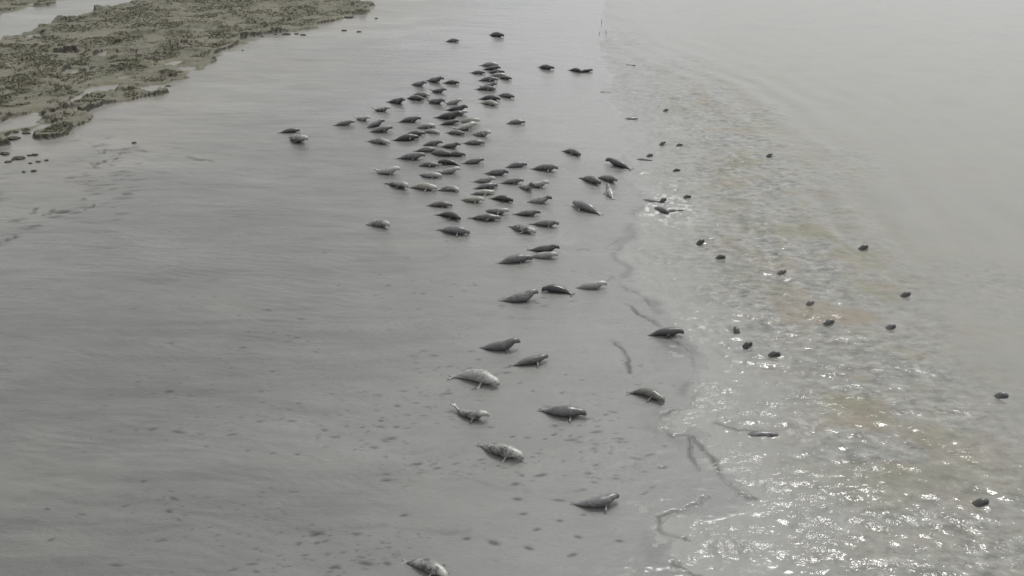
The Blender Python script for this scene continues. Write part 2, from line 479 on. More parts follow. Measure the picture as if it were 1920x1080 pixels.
def coat(name, back, belly, spot, amt, rough=.42, head=None, scale=11.0):
    m = NT(name)
    oi = m.n('ShaderNodeObjectInfo')
    off = m.n('ShaderNodeVectorMath', operation='ADD')
    m.l(m.tc.outputs['Object'], off.inputs[0])
    cmb = m.n('ShaderNodeCombineXYZ'); m.l(m.math('MULTIPLY', oi.outputs['Random'], 40.0), cmb.inputs[0]); m.l(cmb.outputs[0], off.inputs[1])
    v = off.outputs[0]
    up = m.attr('up')
    c = m.mix(m.rng(up, -.9, -.2), tuple(.5 * (a + b) for a, b in zip(belly, back)), back)
    c = m.mix(m.rng(m.noise(2.6, 3, .6, v), .40, .66, 0, .45), c, spot)
    sp_ = m.rng(m.noise(scale, 3, .65, v), .47, .57, 0, amt)
    c = m.mix(sp_, c, spot)
    if head: c = m.mix(m.rng(m.attr('along'), .74, .86, 0, .85), c, head)
    c = m.mix(m.rng(m.attr('along'), .965, 1.0, 0, .6), c, (.03, .03, .03))
    c = m.mix(m.rng(m.attr('along'), .02, -.10, 0, .55), c, spot)
    m.l(c, m.p.inputs['Base Color'])
    m.p.inputs['Roughness'].default_value = rough
    m.p.inputs['Coat Weight'].default_value = .5
    m.p.inputs['Coat Roughness'].default_value = .28
    m.l(m.bump(m.noise(9, 4, .6, v, (.5, 1, 1)), .02, .5), m.p.inputs['Normal'])
    return m.m
C = {
 'black': coat('black_wet_fur', (.018, .018, .018), (.03, .03, .028), (.010, .010, .010), .3, .34),
 'dark': coat('dark_wet_fur', (.055, .055, .055), (.085, .084, .08), (.024, .024, .023), .6),
 'slate': coat('slate_fur', (.100, .101, .101), (.15, .149, .145), (.048, .048, .047), .85, .4, None, 8.0),
 'grey': coat('grey_fur', (.145, .147, .146), (.20, .199, .19), (.072, .072, .070), .8, .38, None, 9.0),
 'brown': coat('brown_grey_fur', (.135, .128, .115), (.20, .19, .17), (.060, .056, .050), .9, .4, (.17, .16, .145), 8.0),
 'silver': coat('silver_fur', (.25, .25, .243), (.27, .265, .25), (.11, .11, .107), .6, .45, (.38, .375, .355)),
 'pale': coat('pale_fur', (.32, .318, .30), (.22, .218, .205), (.12, .12, .113), .65, .5, (.42, .415, .39)),
 'mottled': coat('mottled_fur', (.26, .257, .24), (.18, .177, .165), (.045, .045, .042), .95, .45, (.38, .375, .35), 8.0),
 'tan': coat('tan_fur', (.29, .278, .24), (.20, .19, .165), (.12, .113, .095), .6, .5, (.42, .405, .36)),
 'hooded': coat('dark_headed_fur', (.36, .355, .34), (.20, .20, .19), (.10, .10, .095), .7, .45, (.025, .025, .024)),
}
def plain(name, c, r):
    m = NT(name)
    m.l(m.mix(m.noise(40, 2), c, tuple(v * 1.4 for v in c)), m.p.inputs['Base Color']); m.p.inputs['Roughness'].default_value = r
    return m.m
M_EYE = plain('dark_eye', (.004, .004, .004), .12)
M_NOSE = plain('dark_nose', (.010, .009, .009), .35)

# ------------------------------------------------------------------ setting meshes
quadmax = lambda A: np.maximum(np.maximum(A[:-1, :-1], A[1:, :-1]), np.maximum(A[:-1, 1:], A[1:, 1:]))
quadmin = lambda A: np.minimum(np.minimum(A[:-1, :-1], A[1:, :-1]), np.minimum(A[:-1, 1:], A[1:, 1:]))
is_marsh = quadmax(GM) > 0.0
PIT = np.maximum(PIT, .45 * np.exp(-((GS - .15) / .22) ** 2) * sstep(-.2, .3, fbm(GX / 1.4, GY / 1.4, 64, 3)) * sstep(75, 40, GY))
SH = sstep(-16, -1.0, GM + 3 * fbm(GX / 3, GY / 3, 61, 2))
SH = SH * (0.55 + 0.45 * fbm(GX / 1.7, GY / .8, 62, 3))
FILM = .25 * sstep(8, 0, GS) + sstep(26, 2, GS) * sstep(38, 85, GY) + 0.3 * sstep(.1, .5, fbm(GX / 6, GY / 3, 63, 2))
mud = grid_mesh('mudflat', ~is_marsh, GZ, {'pit': PIT, 'shore': np.clip(SH, 0, 1), 'silt_sheen': sstep(17, 1, GS + 4 * fbm(GX / 5, GY / 3, 65, 3)), 'film': np.clip(FILM, 0, .6)}, M_MUD)
tag(mud, kind='structure')
VEG = sstep(-0.05, 0.04, GM)
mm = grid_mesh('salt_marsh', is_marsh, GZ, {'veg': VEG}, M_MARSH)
tag(mm, kind='structure')

# water
inw = inside(GX, GY, CALMP)
dc = dist_poly(GX, GY, CALM)
cs = np.where(inw, dc, -dc)                        # >0: calm side
churn = sstep(5.0, -5.0, cs + 4.0 * fbm(GX / 4, GY / 4, 71, 4))
patchy = .72 + .28 * sstep(-.25, .3, fbm(GX / 1.3, GY / 1.1, 75, 3))
near = sstep(.6, -1.0, GS)
CH = churn * patchy
w1 = fbm(GX / 1.1, GY / .8, 72, 4)
w2 = fbm(GX / .36, GY / .30, 73, 3)
fade = sstep(300, 60, GY)
ring = np.sin(cs * 2 * math.pi / 2.6 + 3.5 * fbm(GX / 8, GY / 8, 74, 2)) * np.exp(-np.abs(cs + 1.5) / 5.0) * sstep(18, 34, GY) * (.6 + .8 * fbm(GX / 9, GY / 5, 79, 2))
WK = np.zeros_like(GZ); FOAM = np.zeros_like(GZ)
SW_PX = [(1251,206),(1246,268),(1278,272),(1222,291),(1273,320),(1446,290),(1247,374),(1293,369),(1240,392),(1262,393),(1318,452),(1357,482),(1471,509),(1625,463),
         (1704,551),(1523,567),(1561,603),(1676,612),(1379,616),(1407,645),(1459,664),(1424,811),(1849,941),(1886,742),(1290,622),(1216,374)]
for (px, py) in SW_PX:
    p = at(px, py); m_ = (np.abs(GX - p[0]) < 4) & (np.abs(GY - p[1]) < 4)
    dx, dy = GX[m_] - p[0], GY[m_] - p[1]; r = np.hypot(dx, dy)
    WK[m_] += np.sin(r * 2 * math.pi / .55) * np.exp(-r / .8) * .7
    # wake: two faint arms trailing to the left of the head
    arm = np.exp(-((np.abs(dy) - .22 * np.abs(dx)) / .10) ** 2) * (dx < 0) * np.exp(dx / 1.4)
    WK[m_] += .35 * arm
for (px, py, rr, a) in [(1240, 395, 1.6, 1.0), (1225, 378, 1.0, .7), (1292, 618, .7, 1.0), (1247, 380, .8, .6), (1300, 745, .7, .4), (1275, 345, .7, .5), (1520, 808, .8, .35), (1265, 240, 1.0, .4), (1465, 512, .5, .5)]:
    p = at(px, py); r = np.hypot(GX - p[0], GY - p[1])
    FOAM += a * np.exp(-(r / rr) ** 2) * sstep(.05, .45, fbm(GX / .22, GY / .22, 88, 3))
DEPTH = sstep(0, -1, (GS) / (5.0 + 9 * sstep(40, 90, GY)))
WZ = (0.040 * w1 + 0.036 * w2) * (1 + .8 * sstep(25, 60, GY)) * CH * near * fade + 0.060 * ring * near * fade + 0.034 * WK * near + 0.006 * fbm(GX / 2.2, GY / 1.2, 76, 3) * fade
RIP = px_poly([(1150, 60)])
arcs = sstep(.35, .95, np.sin(cs * 2 * math.pi / 3.1 + 3.5 * fbm(GX / 9, GY / 9, 94, 2))) * np.exp(-np.abs(cs + 2.5) / 4.5) * sstep(26, 38, GY) * sstep(-.3, .2, fbm(GX / 7, GY / 7, 95, 2))  # shading of the curved wakes, painted as streaks in the water colour
SILT_WAKES = .75 * arcs + np.exp(-((cs + 3.0) / 3.2) ** 2) * sstep(-.15, .4, fbm(GX / 1.8, GY / 1.6, 89, 4)) * sstep(15, 22, GY) * sstep(90, 50, GY)
keepw = (quadmin(GS) < 0.6)
wat = grid_mesh('water', keepw, WZ, {'churn': CH, 'foam': np.clip(FOAM, 0, 1), 'rill': RPIT, 'depth': DEPTH, 'silt_sheen': np.clip(SILT_WAKES, 0, 1)}, M_WATER)
tag(wat, kind='structure')

def ground_z(x, y):
    z, s, m = mud_height(np.array([float(x)]), np.array([float(y)]))
    return float(z[0]), float(s[0]), float(m[0])

# marsh grass: many small blades over the turf
def make_grass():
    N = 60000
    k = np.where((GM > 0.5))
    sel = (GY[k] > 20) & (GY[k] < 125) & (np.abs(GX[k] / GY[k]) < .68)
    ry, rx = k[0][sel], k[1][sel]
    pick = rng.integers(0, len(ry), N)
    a, b = ry[pick], rx[pick]
    x = GX[a, b] + rng.normal(0, .06, N); y = GY[a, b] + rng.normal(0, .08, N); z = GZ[a, b] - .02
    dens = fbm(x / 1.8, y / 1.8, 81, 3)
    ok = dens > -.12 + .25 * rng.random(N) - .1
    x, y, z, dens = x[ok], y[ok], z[ok], dens[ok]
    n = len(x)
    V = []; B = 4
    for j in range(B):
        an = rng.random(n) * 2 * math.pi; h = (.03 + .07 * rng.random(n)) * (1 + .8 * dens); w = .03 + .05 * rng.random(n)
        lx = rng.normal(0, .06, n); ly = rng.normal(0, .06, n)
        ox = rng.normal(0, .05, n); oy = rng.normal(0, .05, n)
        V.append(np.stack([np.stack([x + ox - w * np.cos(an), y + oy - w * np.sin(an), z], 1),
                           np.stack([x + ox + w * np.cos(an), y + oy + w * np.sin(an), z], 1),
                           np.stack([x + ox + lx, y + oy + ly, z + h], 1)], 1))
    V = np.concatenate(V, 0).reshape(-1, 3).astype(np.float32)
    f = np.arange(len(V), dtype=np.int32)
    me = bpy.data.meshes.new('marsh_grass')
    me.vertices.add(len(V)); me.vertices.foreach_set('co', V.ravel())
    me.loops.add(len(f)); me.loops.foreach_set('vertex_index', f)
    me.polygons.add(len(f) // 3); me.polygons.foreach_set('loop_start', np.arange(0, len(f), 3, dtype=np.int32))
    me.polygons.foreach_set('loop_total', np.full(len(f) // 3, 3, np.int32))
    me.update(calc_edges=True); me.materials.append(M_GRASS)
    o = bpy.data.objects.new('marsh_grass', me); col.objects.link(o)
    tag(o, 'short grey green salt marsh vegetation covering the raised bank', 'grass', kind='stuff')
make_grass()

# ------------------------------------------------------------------ seals
T_ = np.array([0, .05, .12, .20, .30, .40, .50, .60, .68, .75, .81, .86, .90, .935, .965, .985, 1.0])
W_ = np.array([.030, .036, .046, .068, .096, .114, .125, .130, .126, .110, .088, .072, .071, .070, .054, .041, .022])
H_ = np.array([.018, .025, .036, .056, .082, .099, .108, .114, .112, .101, .083, .069, .067, .064, .048, .035, .020])

def loft(P, Wd, Hd, side, upv, seg=14):
    n = len(P); V = []
    for i in range(n):
        for k in range(seg):
            a = 2 * math.pi * k / seg
            c, s = math.cos(a), math.sin(a)
            hh = Hd[i] * (s if s > 0 else s * .92)
            V.append(P[i] + side[i] * (Wd[i] * c) + upv[i] * hh)
    F_ = []
    for i in range(n - 1):
        for k in range(seg):
            a, b = i * seg + k, i * seg + (k + 1) % seg
            F_.append((a, b, b + seg, a + seg))
    F_.append(tuple(reversed(range(seg)))); F_.append(tuple(range((n - 1) * seg, n * seg)))
    return V, F_

def paddle(root, d, sidev, L, w, th, curl=0.0):
    """a flipper: tapering flattened loft from root along d, fanning at the end"""
    d = d / np.linalg.norm(d); sidev = sidev - d * (sidev @ d); sidev = sidev / np.linalg.norm(sidev)
    n_ = np.cross(d, sidev)
    ts = [0, .25, .5, .75, .92, 1.0]; ws = [.55, .7, .88, 1.0, .86, .45]; hs_ = [1.5, 1.1, .9, .75, .65, .5]
    P = [root + d * (L * t) + sidev * (curl * L * t * t) for t in ts]
    return loft(np.array(P), [w * q for q in ws], [th * q for q in hs_], [sidev] * 6, [n_] * 6, 10)

def build_seal(name, L, hl=0.0, tl=0.0, bend=0.0, hump=0.0, yaw=0.0, fat=1.0, vox=.022, splay=.5, flip=(0, 0), roll=0.0, headpitch=0.0):
    n = 34
    t = np.linspace(0, 1, n)
    W = np.interp(t, T_, W_) * L * fat; H = np.interp(t, T_, H_) * L * fat
    # heading along the spine
    ang = bend * (t - .5) * 1.0 + yaw * sstep(.70, .92, t)
    ds = L / (n - 1)
    x = np.concatenate([[0], np.cumsum(np.cos(ang[:-1]) * ds)]); y = np.concatenate([[0], np.cumsum(np.sin(ang[:-1]) * ds)])
    lift = hl * (.85 * sstep(.62, .86, t) + .15 * sstep(.30, .75, t)) - headpitch * sstep(.88, 1.0, t) + tl * sstep(.28, 0.0, t) ** 1.3 + hump * np.sin(np.clip(t, 0, 1) * math.pi) ** 2
    z = H * .92 + lift + .042 * L * sstep(.70, .90, t)
    x = x - x.mean(); y = y - y.mean()
    P = np.stack([x, y, z], 1)
    tan = np.gradient(P, axis=0); tan /= np.linalg.norm(tan, axis=1)[:, None]
    side = np.cross(np.array([0, 0, 1.0]), tan); side /= np.linalg.norm(side, axis=1)[:, None]
    upv = np.cross(tan, side)
    if roll:
        rr = roll * sstep(0, .25, t) * sstep(1.0, .75, t)
        cr, sr = np.cos(rr)[:, None], np.sin(rr)[:, None]
        side, upv = side * cr + upv * sr, upv * cr - side * sr
    V, Fc = loft(P, W, H, side, upv)
    def add(v, f):
        o = len(V); V.extend(v); Fc.extend([tuple(i + o for i in q) for q in f])
    th = max(.012 * L, vox * .75)
    # hind flippers: fanned, trailing
    for s in (-1, 1):
        d = -tan[0] + side[0] * s * splay * .55 + np.array([0, 0, (.0 + .10 * splay) if tl < .05 else .4])
        add(*paddle(P[1] + side[1] * s * W[1] * .35, d, side[0] * 1.0, .135 * L, .040 * L, th * 1.15, s * .15 * splay))
    # fore flippers: from the shoulders, out and back, resting on the mud
    k = int(.66 * n)
    for j, s in enumerate((-1, 1)):
        root = P[k] + side[k] * s * W[k] * .78 - np.array([0, 0, H[k] * .45])
        d = side[k] * s * 1.0 - tan[k] * (.75 - flip[j]) + np.array([0, 0, -max(root[2] - th, 0.0) / (.15 * L) * 1.0])
        add(*paddle(root, d, tan[k], .19 * L, .036 * L, th))
    # tail stub
    me0 = bpy.data.meshes.new('tmp'); me0.from_pydata([tuple(v) for v in V], [], Fc); me0.update()
    o0 = bpy.data.objects.new('tmp', me0); col.objects.link(o0)
    rm = o0.modifiers.new('r', 'REMESH'); rm.mode = 'VOXEL'; rm.voxel_size = vox
    sm = o0.modifiers.new('s', 'SMOOTH'); sm.factor = .5; sm.iterations = 2
    dg = bpy.context.evaluated_depsgraph_get(); dg.update()
    me = bpy.data.meshes.new_from_object(o0.evaluated_get(dg), depsgraph=dg)
    bpy.data.objects.remove(o0); bpy.data.meshes.remove(me0)
    me.name = name
    nv = len(me.vertices); co = np.empty(nv * 3, np.float32); me.vertices.foreach_get('co', co); co = co.reshape(-1, 3).astype(float)
    D = ((co[:, None, :] - P[None]) ** 2).sum(2); kk = D.argmin(1)
    rel = co - P[kk]
    up = (rel * upv[kk]).sum(1) / (H[kk] + 1e-6)
    al = t[kk] + (rel * tan[kk]).sum(1) / L
    for nm, A in (('up', np.clip(up, -1, 1)), ('along', al)):
        q = me.attributes.new(nm, 'FLOAT', 'POINT'); q.data.foreach_set('value', A.astype(np.float32))
    me.polygons.foreach_set('use_smooth', np.ones(len(me.polygons), bool))
    info = dict(P=P, tan=tan, side=side, up=upv, W=W, H=H, n=n)
    return me, info

def ball(name, c, r, mat, parent, sq=(1, 1, 1)):
    V = []; Fc = []
    nu, nv = 8, 6
    for i in range(nv + 1):
        ph = math.pi * i / nv
        for k in range(nu):
            a = 2 * math.pi * k / nu
            V.append((r * sq[0] * math.sin(ph) * math.cos(a), r * sq[1] * math.sin(ph) * math.sin(a), r * sq[2] * math.cos(ph)))
    for i in range(nv):
        for k in range(nu):
            Fc.append((i * nu + k, i * nu + (k + 1) % nu, (i + 1) * nu + (k + 1) % nu, (i + 1) * nu + k))
    me = bpy.data.meshes.new(name); me.from_pydata(V, [], Fc); me.update()
    me.polygons.foreach_set('use_smooth', np.ones(len(me.polygons), bool)); me.materials.append(mat)
    o = bpy.data.objects.new(name, me); col.objects.link(o); o.parent = parent; o.location = c
    return o

G_LAND = 'seals hauled out on the mudflat'
G_SEA = 'seals swimming in the churned shallows'

def place_seal(tx, ty, hx, hy, style, ct, label, group=G_LAND, **kw):
    hl = {'f': .02, 'h': .11, 'r': .21, 'b': .17, 'u': .34}[style[0]]
    tl = .20 if 'b' in style else (.08 if 't' in style else 0.0)
    hump = .05 if 'm' in style else 0.0
    A = at(tx, ty, .08 + tl); B = at(hx, hy, .12 + hl)
    v = (B - A)[:2]; dist = float(np.hypot(*v)); ang = math.atan2(v[1], v[0])
    bend = kw.get('bend', rng.normal(0, .45))
    Lf = dist / 1.11
    L = kw.get('L', min(max(Lf, 1.22), 1.75))
    mid = (A + B)[:2] / 2
    gz, _, _ = ground_z(*mid)
    d = math.hypot(*mid)
    vox = .018 if d < 32 else (.022 if d < 50 else .028)
    L_scale = L
    me, info = build_seal('seal', L, hl * L / 1.5, tl * L / 1.5, bend, hump, kw.get('yaw', rng.normal(0, .25)), kw.get('fat', rng.uniform(1.0, 1.18)),
                          vox, kw.get('splay', rng.uniform(.3, .9)), kw.get('flip', (rng.uniform(-.2, .9), rng.uniform(-.2, .9))),
                          kw.get('roll', rng.normal(0, .35)), kw.get('hp', .03))
    me.materials.append(C[ct])
    o = bpy.data.objects.new('seal', me); col.objects.link(o)
    o.location = (mid[0], mid[1], gz - .02 - kw.get('sink', 0))
    o.rotation_euler = (0, kw.get('pitch', 0), ang)
    tag(o, label, 'seal', group)
    if d < 36:
        P, tn, sd, upv, W, H, n = (info[k] for k in ('P', 'tan', 'side', 'up', 'W', 'H', 'n'))
        k = int(.93 * n)
        for s in (-1, 1):
            c = P[k] + sd[k] * s * W[k] * .72 + upv[k] * H[k] * .55
            ball('eye', c, .017, M_EYE, o)
        c = P[-1] + tn[-1] * .004
        ball('nose', c, .019, M_NOSE, o, (1, 1.2, .8))
    return o

SEALS = [
 # tail x,y  head x,y  style coat label
 (521,250,565,246,'f','dark','dark grey seal at far left of the herd, upper of the isolated pair', {}),
 (539,259,577,266,'h','mottled','mottled seal curled below the dark one in the isolated pair far left', {'bend':.9}),
 (623,236,667,230,'h','grey','grey seal with lifted pale head, left of the white-backed one at the upper left', {}),
 (662,217,695,222,'b','pale','small white-backed seal with dark side, upper left fringe, head and tail up', {}),
 (697,202,733,203,'b','mottled','mottled pale-rimmed seal bent like a bowl, upper left slope of the herd', {}),
 (725,191,762,189,'r','slate','slate seal with head up, just above the bowl-shaped mottled one', {}),
 (761,184,796,188,'f','dark','dark flat seal touching the lifted head of its left neighbour, upper slope', {}),
 (773,177,808,181,'f','silver','faint silver seal stretched just behind the dark flat one, upper slope', {}),
 (769,159,801,157,'r','grey','grey seal with dark belly and head raised, leftmost of the upper four', {}),
 (798,151,833,150,'r','slate','slate seal with thin head stretched up, topmost of the small upper left cluster', {}),
 (833,156,860,156,'f','dark','small dark seal directly right of the topmost upper left cluster seal', {}),
 (805,167,838,169,'b','slate','seal with pale tail lifted and head high, below the topmost left cluster', {}),
 (797,186,836,190,'b','grey','grey banana-shaped seal with dark throat, left of a pale one doing the same', {}),
 (835,190,864,188,'b','silver','silver seal with head and tail up, right of the grey banana-shaped one', {}),
 (834,206,880,202,'r','dark','dark seal with raised head, upper of two lying one above the other, centre', {}),
 (840,212,878,210,'b','pale','thin pale seal squeezed directly under a dark seal, upper centre of herd', {}),
 (811,221,872,218,'r','dark','long dark seal with raised head under the thin pale one, herd centre top', {}),
 (880,137,912,138,'f','slate','slate seal poking out left of the crowded top stack of seals', {}),
 (899,123,936,123,'f','silver','silver arched seal, topmost of the crowded stack at the far end', {'hump':.1}),
 (903,131,941,128,'h','dark','dark humped seal, second from the top of the far stack', {}),
 (913,137,948,136,'f','slate','slate seal pressed under the dark humped one in the far stack', {}),
 (917,143,948,142,'f','pale','whitish seal in the middle of the far stack beside a dark pup', {}),
 (935,146,958,148,'f','dark','little dark pup at the right-hand side of the far stack', {}),
 (895,151,936,151,'f','grey','plain grey lens-shaped seal midway down the far stack', {}),
 (896,161,934,157,'b','slate','thin arched slate seal lying just above a plump dark-grey one', {}),
 (890,167,932,168,'f','slate','plump dark-grey seal at the bottom of the far stack', {}),
 (896,185,941,187,'f','dark','almost black seal in the far trio, between its grey and tan neighbours', {}),
 (932,178,966,183,'f','slate','grey seal with whitish snout, right one of the far trio', {}),
 (900,192,935,197,'f','tan','tan mottled seal, lowest of the far trio', {}),
 (833,78,864,77,'f','grey','lone grey seal at the far end, left of the two farthest', {}),
 (914,65,948,69,'f','dark','lone dark seal at the far end, farthest of all the herd', {}),
 (1007,125,1040,129,'f','dark','dark grey seal lying alone, left of the jet black pair at the top', {}),
 (1066,130,1092,134,'f','black','jet black seal, left of the black pair near the water at the top', {}),
 (1088,135,1109,131,'f','black','jet black seal, right of the black pair near the water at the top', {}),
 (683,241,723,227,'r','slate','seal with tall raised head behind a plump grey one, left flank of herd', {}),
 (690,249,739,242,'h','grey','plump grey seal overlapping a head-up neighbour, left flank of herd', {}),
 (744,230,792,224,'h','slate','slate torpedo-shaped seal with lifted head, alone above the big dark pair', {}),
 (780,240,816,237,'f','silver','small faint silver seal right of the slate torpedo-shaped one', {}),
 (792,247,825,250,'f','silver','silver seal with whitish back touching the right end of the big dark pair', {}),
 (756,253,800,252,'f','dark','dark seal half hidden, rear one of the big dark pair at left centre', {}),
 (735,264,788,259,'f','dark','big dark seal, front one of the dark pair at left centre', {'fat':1.2}),
 (686,265,734,270,'f','mottled','blotched dark and pale seal lying left of the big dark pair', {}),
 (822,235,862,228,'h','dark','dark seal with pale neck in the central crowd, left of a tan one', {}),
 (858,229,902,228,'h','tan','tan seal with small dark head up, right end of the central crowd top', {}),
 (845,240,896,234,'b','pale','long seal with whitish back in the middle of the central crowd', {}),
 (837,249,871,252,'f','grey','grey wedge-shaped seal right below the long white-backed one', {}),
 (886,253,919,249,'r','mottled','mottled seal with flipper and head up, right edge of the central crowd', {}),
 (866,269,911,269,'f','grey','grey seal with pale shoulder, right edge below the central crowd', {}),
 (792,273,829,267,'h','grey','grey seal with neck stretched up and dark belly, below the dark pair', {}),
 (828,276,861,271,'r','slate','slate seal holding its dark head high above the long dark ones, herd centre', {}),
 (776,284,821,283,'f','grey','thin grey mottled seal lying left above the long dark row', {}),
 (802,287,848,292,'f','slate','slate seal forming the left half of the long dark row', {}),
 (832,291,874,291,'f','dark','dark ragged seal forming the right half of the long dark row', {}),
 (742,297,800,294,'h','grey','grey seal with pale snout and separate tail tip, left under the dark row', {}),
 (781,310,824,310,'f','grey','grey seal nose to nose with the black one in the herd centre', {}),
 (862,308,822,304,'f','black','black seal in the herd centre, tail to the right', {'fat':1.15}),
 (864,306,910,299,'h','slate','slate seal with head up right of the black one in the herd centre', {}),
 (820,319,862,317,'b','silver','silver seal with curved body just below the black one, herd centre', {}),
 (697,317,753,319,'b','pale','broad pale-backed seal at left edge, above three in a row', {'fat':1.12}),
 (781,328,831,332,'f','silver','silver seal with long pale tail, between the pale-backed and the tan seals', {}),
 (724,343,768,352,'h','mottled','mottled seal with dark side and raised flipper, left of the big tan seal', {}),
 (767,351,822,356,'f','tan','big tan seal in the middle of the row of three at left', {'fat':1.15}),
 (820,357,862,357,'f','mottled','dark and pale blotched seal right of the big tan seal', {'bend':-.9}),
 (798,385,851,386,'f','brown','brownish mottled seal alone above a black muddy one', {}),
 (817,401,868,412,'f','black','ragged black seal at lower left of herd, tail splashed with mud', {}),
 (819,430,884,438,'f','grey','grey seal with white foreflipper, lowest left of the main herd', {'flip':(.9,.3)}),
 (683,419,735,422,'h','mottled','lone mottled seal with whitish head, far left of the lower herd', {'bend':-.6}),
 (878,409,942,411,'f','brown','long dark mottled seal lying flat, right of the ragged black one', {}),
 (947,314,988,308,'f','slate','smooth slate seal alone, left of the large brownish one', {}),
 (993,316,1050,316,'h','brown','large brownish seal with pale foreflipper, upper right of main herd', {'fat':1.15,'flip':(.9,.2)}),
 (905,326,957,323,'h','slate','slate seal with raised head above the pale ones, right centre', {}),
 (886,340,930,335,'r','silver','silver seal with white raised head, left of a grey torpedo-shaped seal', {}),
 (935,343,984,339,'h','grey','grey torpedo-shaped seal right of the white-headed silver one', {}),
 (888,354,934,349,'f','slate','slate seal with spotted head behind the tan one, right centre', {}),
 (990,349,1024,342,'r','pale','pale seal with head high, behind the dark-headed ones at right centre', {}),
 (975,350,998,344,'u','hooded','small white-chested seal sitting up with black head, right centre', {'L':1.15}),
 (985,378,1037,371,'r','hooded','blotched grey seal with dark raised head, left of the big lone one', {}),
 (878,364,930,362,'f','pale','pale spotted seal wedged behind the tan and black seals', {}),
 (862,375,909,375,'h','tan','tan seal with white flipper left of the black one, lower centre', {'flip':(.9,.2)}),
 (918,372,965,378,'f','black','smooth black seal right of the tan one, lower centre', {}),
 (905,394,957,397,'h','silver','silver seal with white back rim directly below the smooth black one', {}),
 (964,401,1014,398,'h','slate','slate seal with narrow tail right of the white-rimmed silver one', {}),
 (993,419,1051,419,'h','grey','grey plump seal behind the mottled one at the bottom of the herd', {}),
 (953,423,1006,437,'f','mottled','mottled pale seal pointing down right, bottom right of the herd', {}),
 (1053,281,1092,291,'f','slate','slate seal lying alone at the upper right, left of the one crawling seaward', {}),
 (1187,316,1134,299,'h','dark','dark seal with spread hind flippers facing away from the water', {'splay':1.6}),
 (1087,332,1129,345,'f','slate','slate seal sloping down right, left of the pair by the sitting one', {}),
 (1117,330,1161,338,'h','brown','dark brownish seal with a pale spot above the sitting one, right side', {'bend':-.8}),
 (1146,367,1142,348,'u','hooded','seal seen end on with dark head up and pale back', {'L':1.15,'splay':1.8}),
 (1130,401,1070,381,'f','grey','big plain grey seal lying alone right of the herd, tail to the right', {'fat':1.15}),
 (929,494,1001,484,'f','slate','front slate seal of the trio below the herd, tail tapering left', {'fat':1.12}),
 (990,467,1052,464,'r','dark','rear dark seal of the trio below the herd, round head at right', {}),
 (994,480,1042,476,'h','silver','middle silver seal of the trio below the herd', {}),
 (935,564,1014,549,'r','grey','big grey seal with raised head touching the black arched one', {'fat':1.1}),
 (1073,549,1017,541,'f','black','black arched seal with two spread hind flippers to the right', {'splay':2.0,'bend':.7,'hump':.1}),
 (1078,538,1139,530,'h','silver','silver seal with dark underside right of the black arched one', {}),
 (893,652,980,641,'r','slate','slate seal with raised head above its near twin, lower column', {}),
 (956,684,1033,668,'h','slate','slate seal tilting up to the right, directly below a head-up one', {'fat':1.05}),
 (845,700,942,722,'f','pale','long pale seal with white flipper stretched toward lower right, left of the column', {'flip':(.9,.3),'yaw':.3}),
 (850,758,914,778,'b','mottled','small brindled seal curved like a bow below the long pale one', {'bend':.6}),
 (1009,770,1104,776,'f','slate','wide dark-grey seal lying level, right of the small brindled one', {'fat':1.15}),
 (894,836,986,860,'f','mottled','pale spotted seal with dark shoulder, second nearest on the lower left', {'bend':.4}),
 (1211,624,1286,619,'h','dark','dark seal at the water edge with its nose in the splash', {'flip':(-.3,-.3)}),
 (1178,729,1251,750,'f','brown','brown mottled seal curved like a crescent beside the muddy inlet', {'bend':-1.3,'fat':1.1}),
 (1074,947,1165,930,'h','grey','smooth grey seal alone near the bottom, nearest whole one', {'fat':1.08}),
 (758,1050,846,1082,'f','mottled','speckled pale seal cut off by the bottom edge of the view', {'fat':1.1,'bend':-.5}),
 (947,232,986,230,'f','grey','lone grey seal right of the central crowd, above the slate one', {}),
]
for (tx, ty, hx, hy, st, ct, lb, kw) in SEALS:
    place_seal(tx, ty, hx, hy, st, ct, lb, **kw)

# ------ seals in the water: the whole animal is there, most of it under the surface
def swimmer(px, py, heading, label, show='head', ct='dark', L=1.25):
    p = at(px, py, .05)
    if show == 'head':
        me, info = build_seal('seal', L, .42, 0.0, 0.0, 0.0, rng.normal(0, .3), 1.0, .026)
        k = int(.92 * info['n'])
        hp_ = info['P'][k]
        ztop = -(hp_[2] - .075)
    else:
        me, info = build_seal('seal', L, .06, 0.0, rng.normal(0, .3), 0.02, 0.0, 1.0, .026)
        hp_ = info['P'][int(.55 * info['n'])]
        ztop = -.225 * L / 1.25 + (.02 if show == 'back' else .09)
    me.materials.append(C[ct])
    o = bpy.data.objects.new('seal', me); col.objects.link(o)
    ca, sa = math.cos(heading), math.sin(heading)
    o.location = (p[0] - (hp_[0] * ca - hp_[1] * sa), p[1] - (hp_[0] * sa + hp_[1] * ca), ztop)
    o.rotation_euler = (0, 0, heading)
    tag(o, label, 'seal', G_SEA)
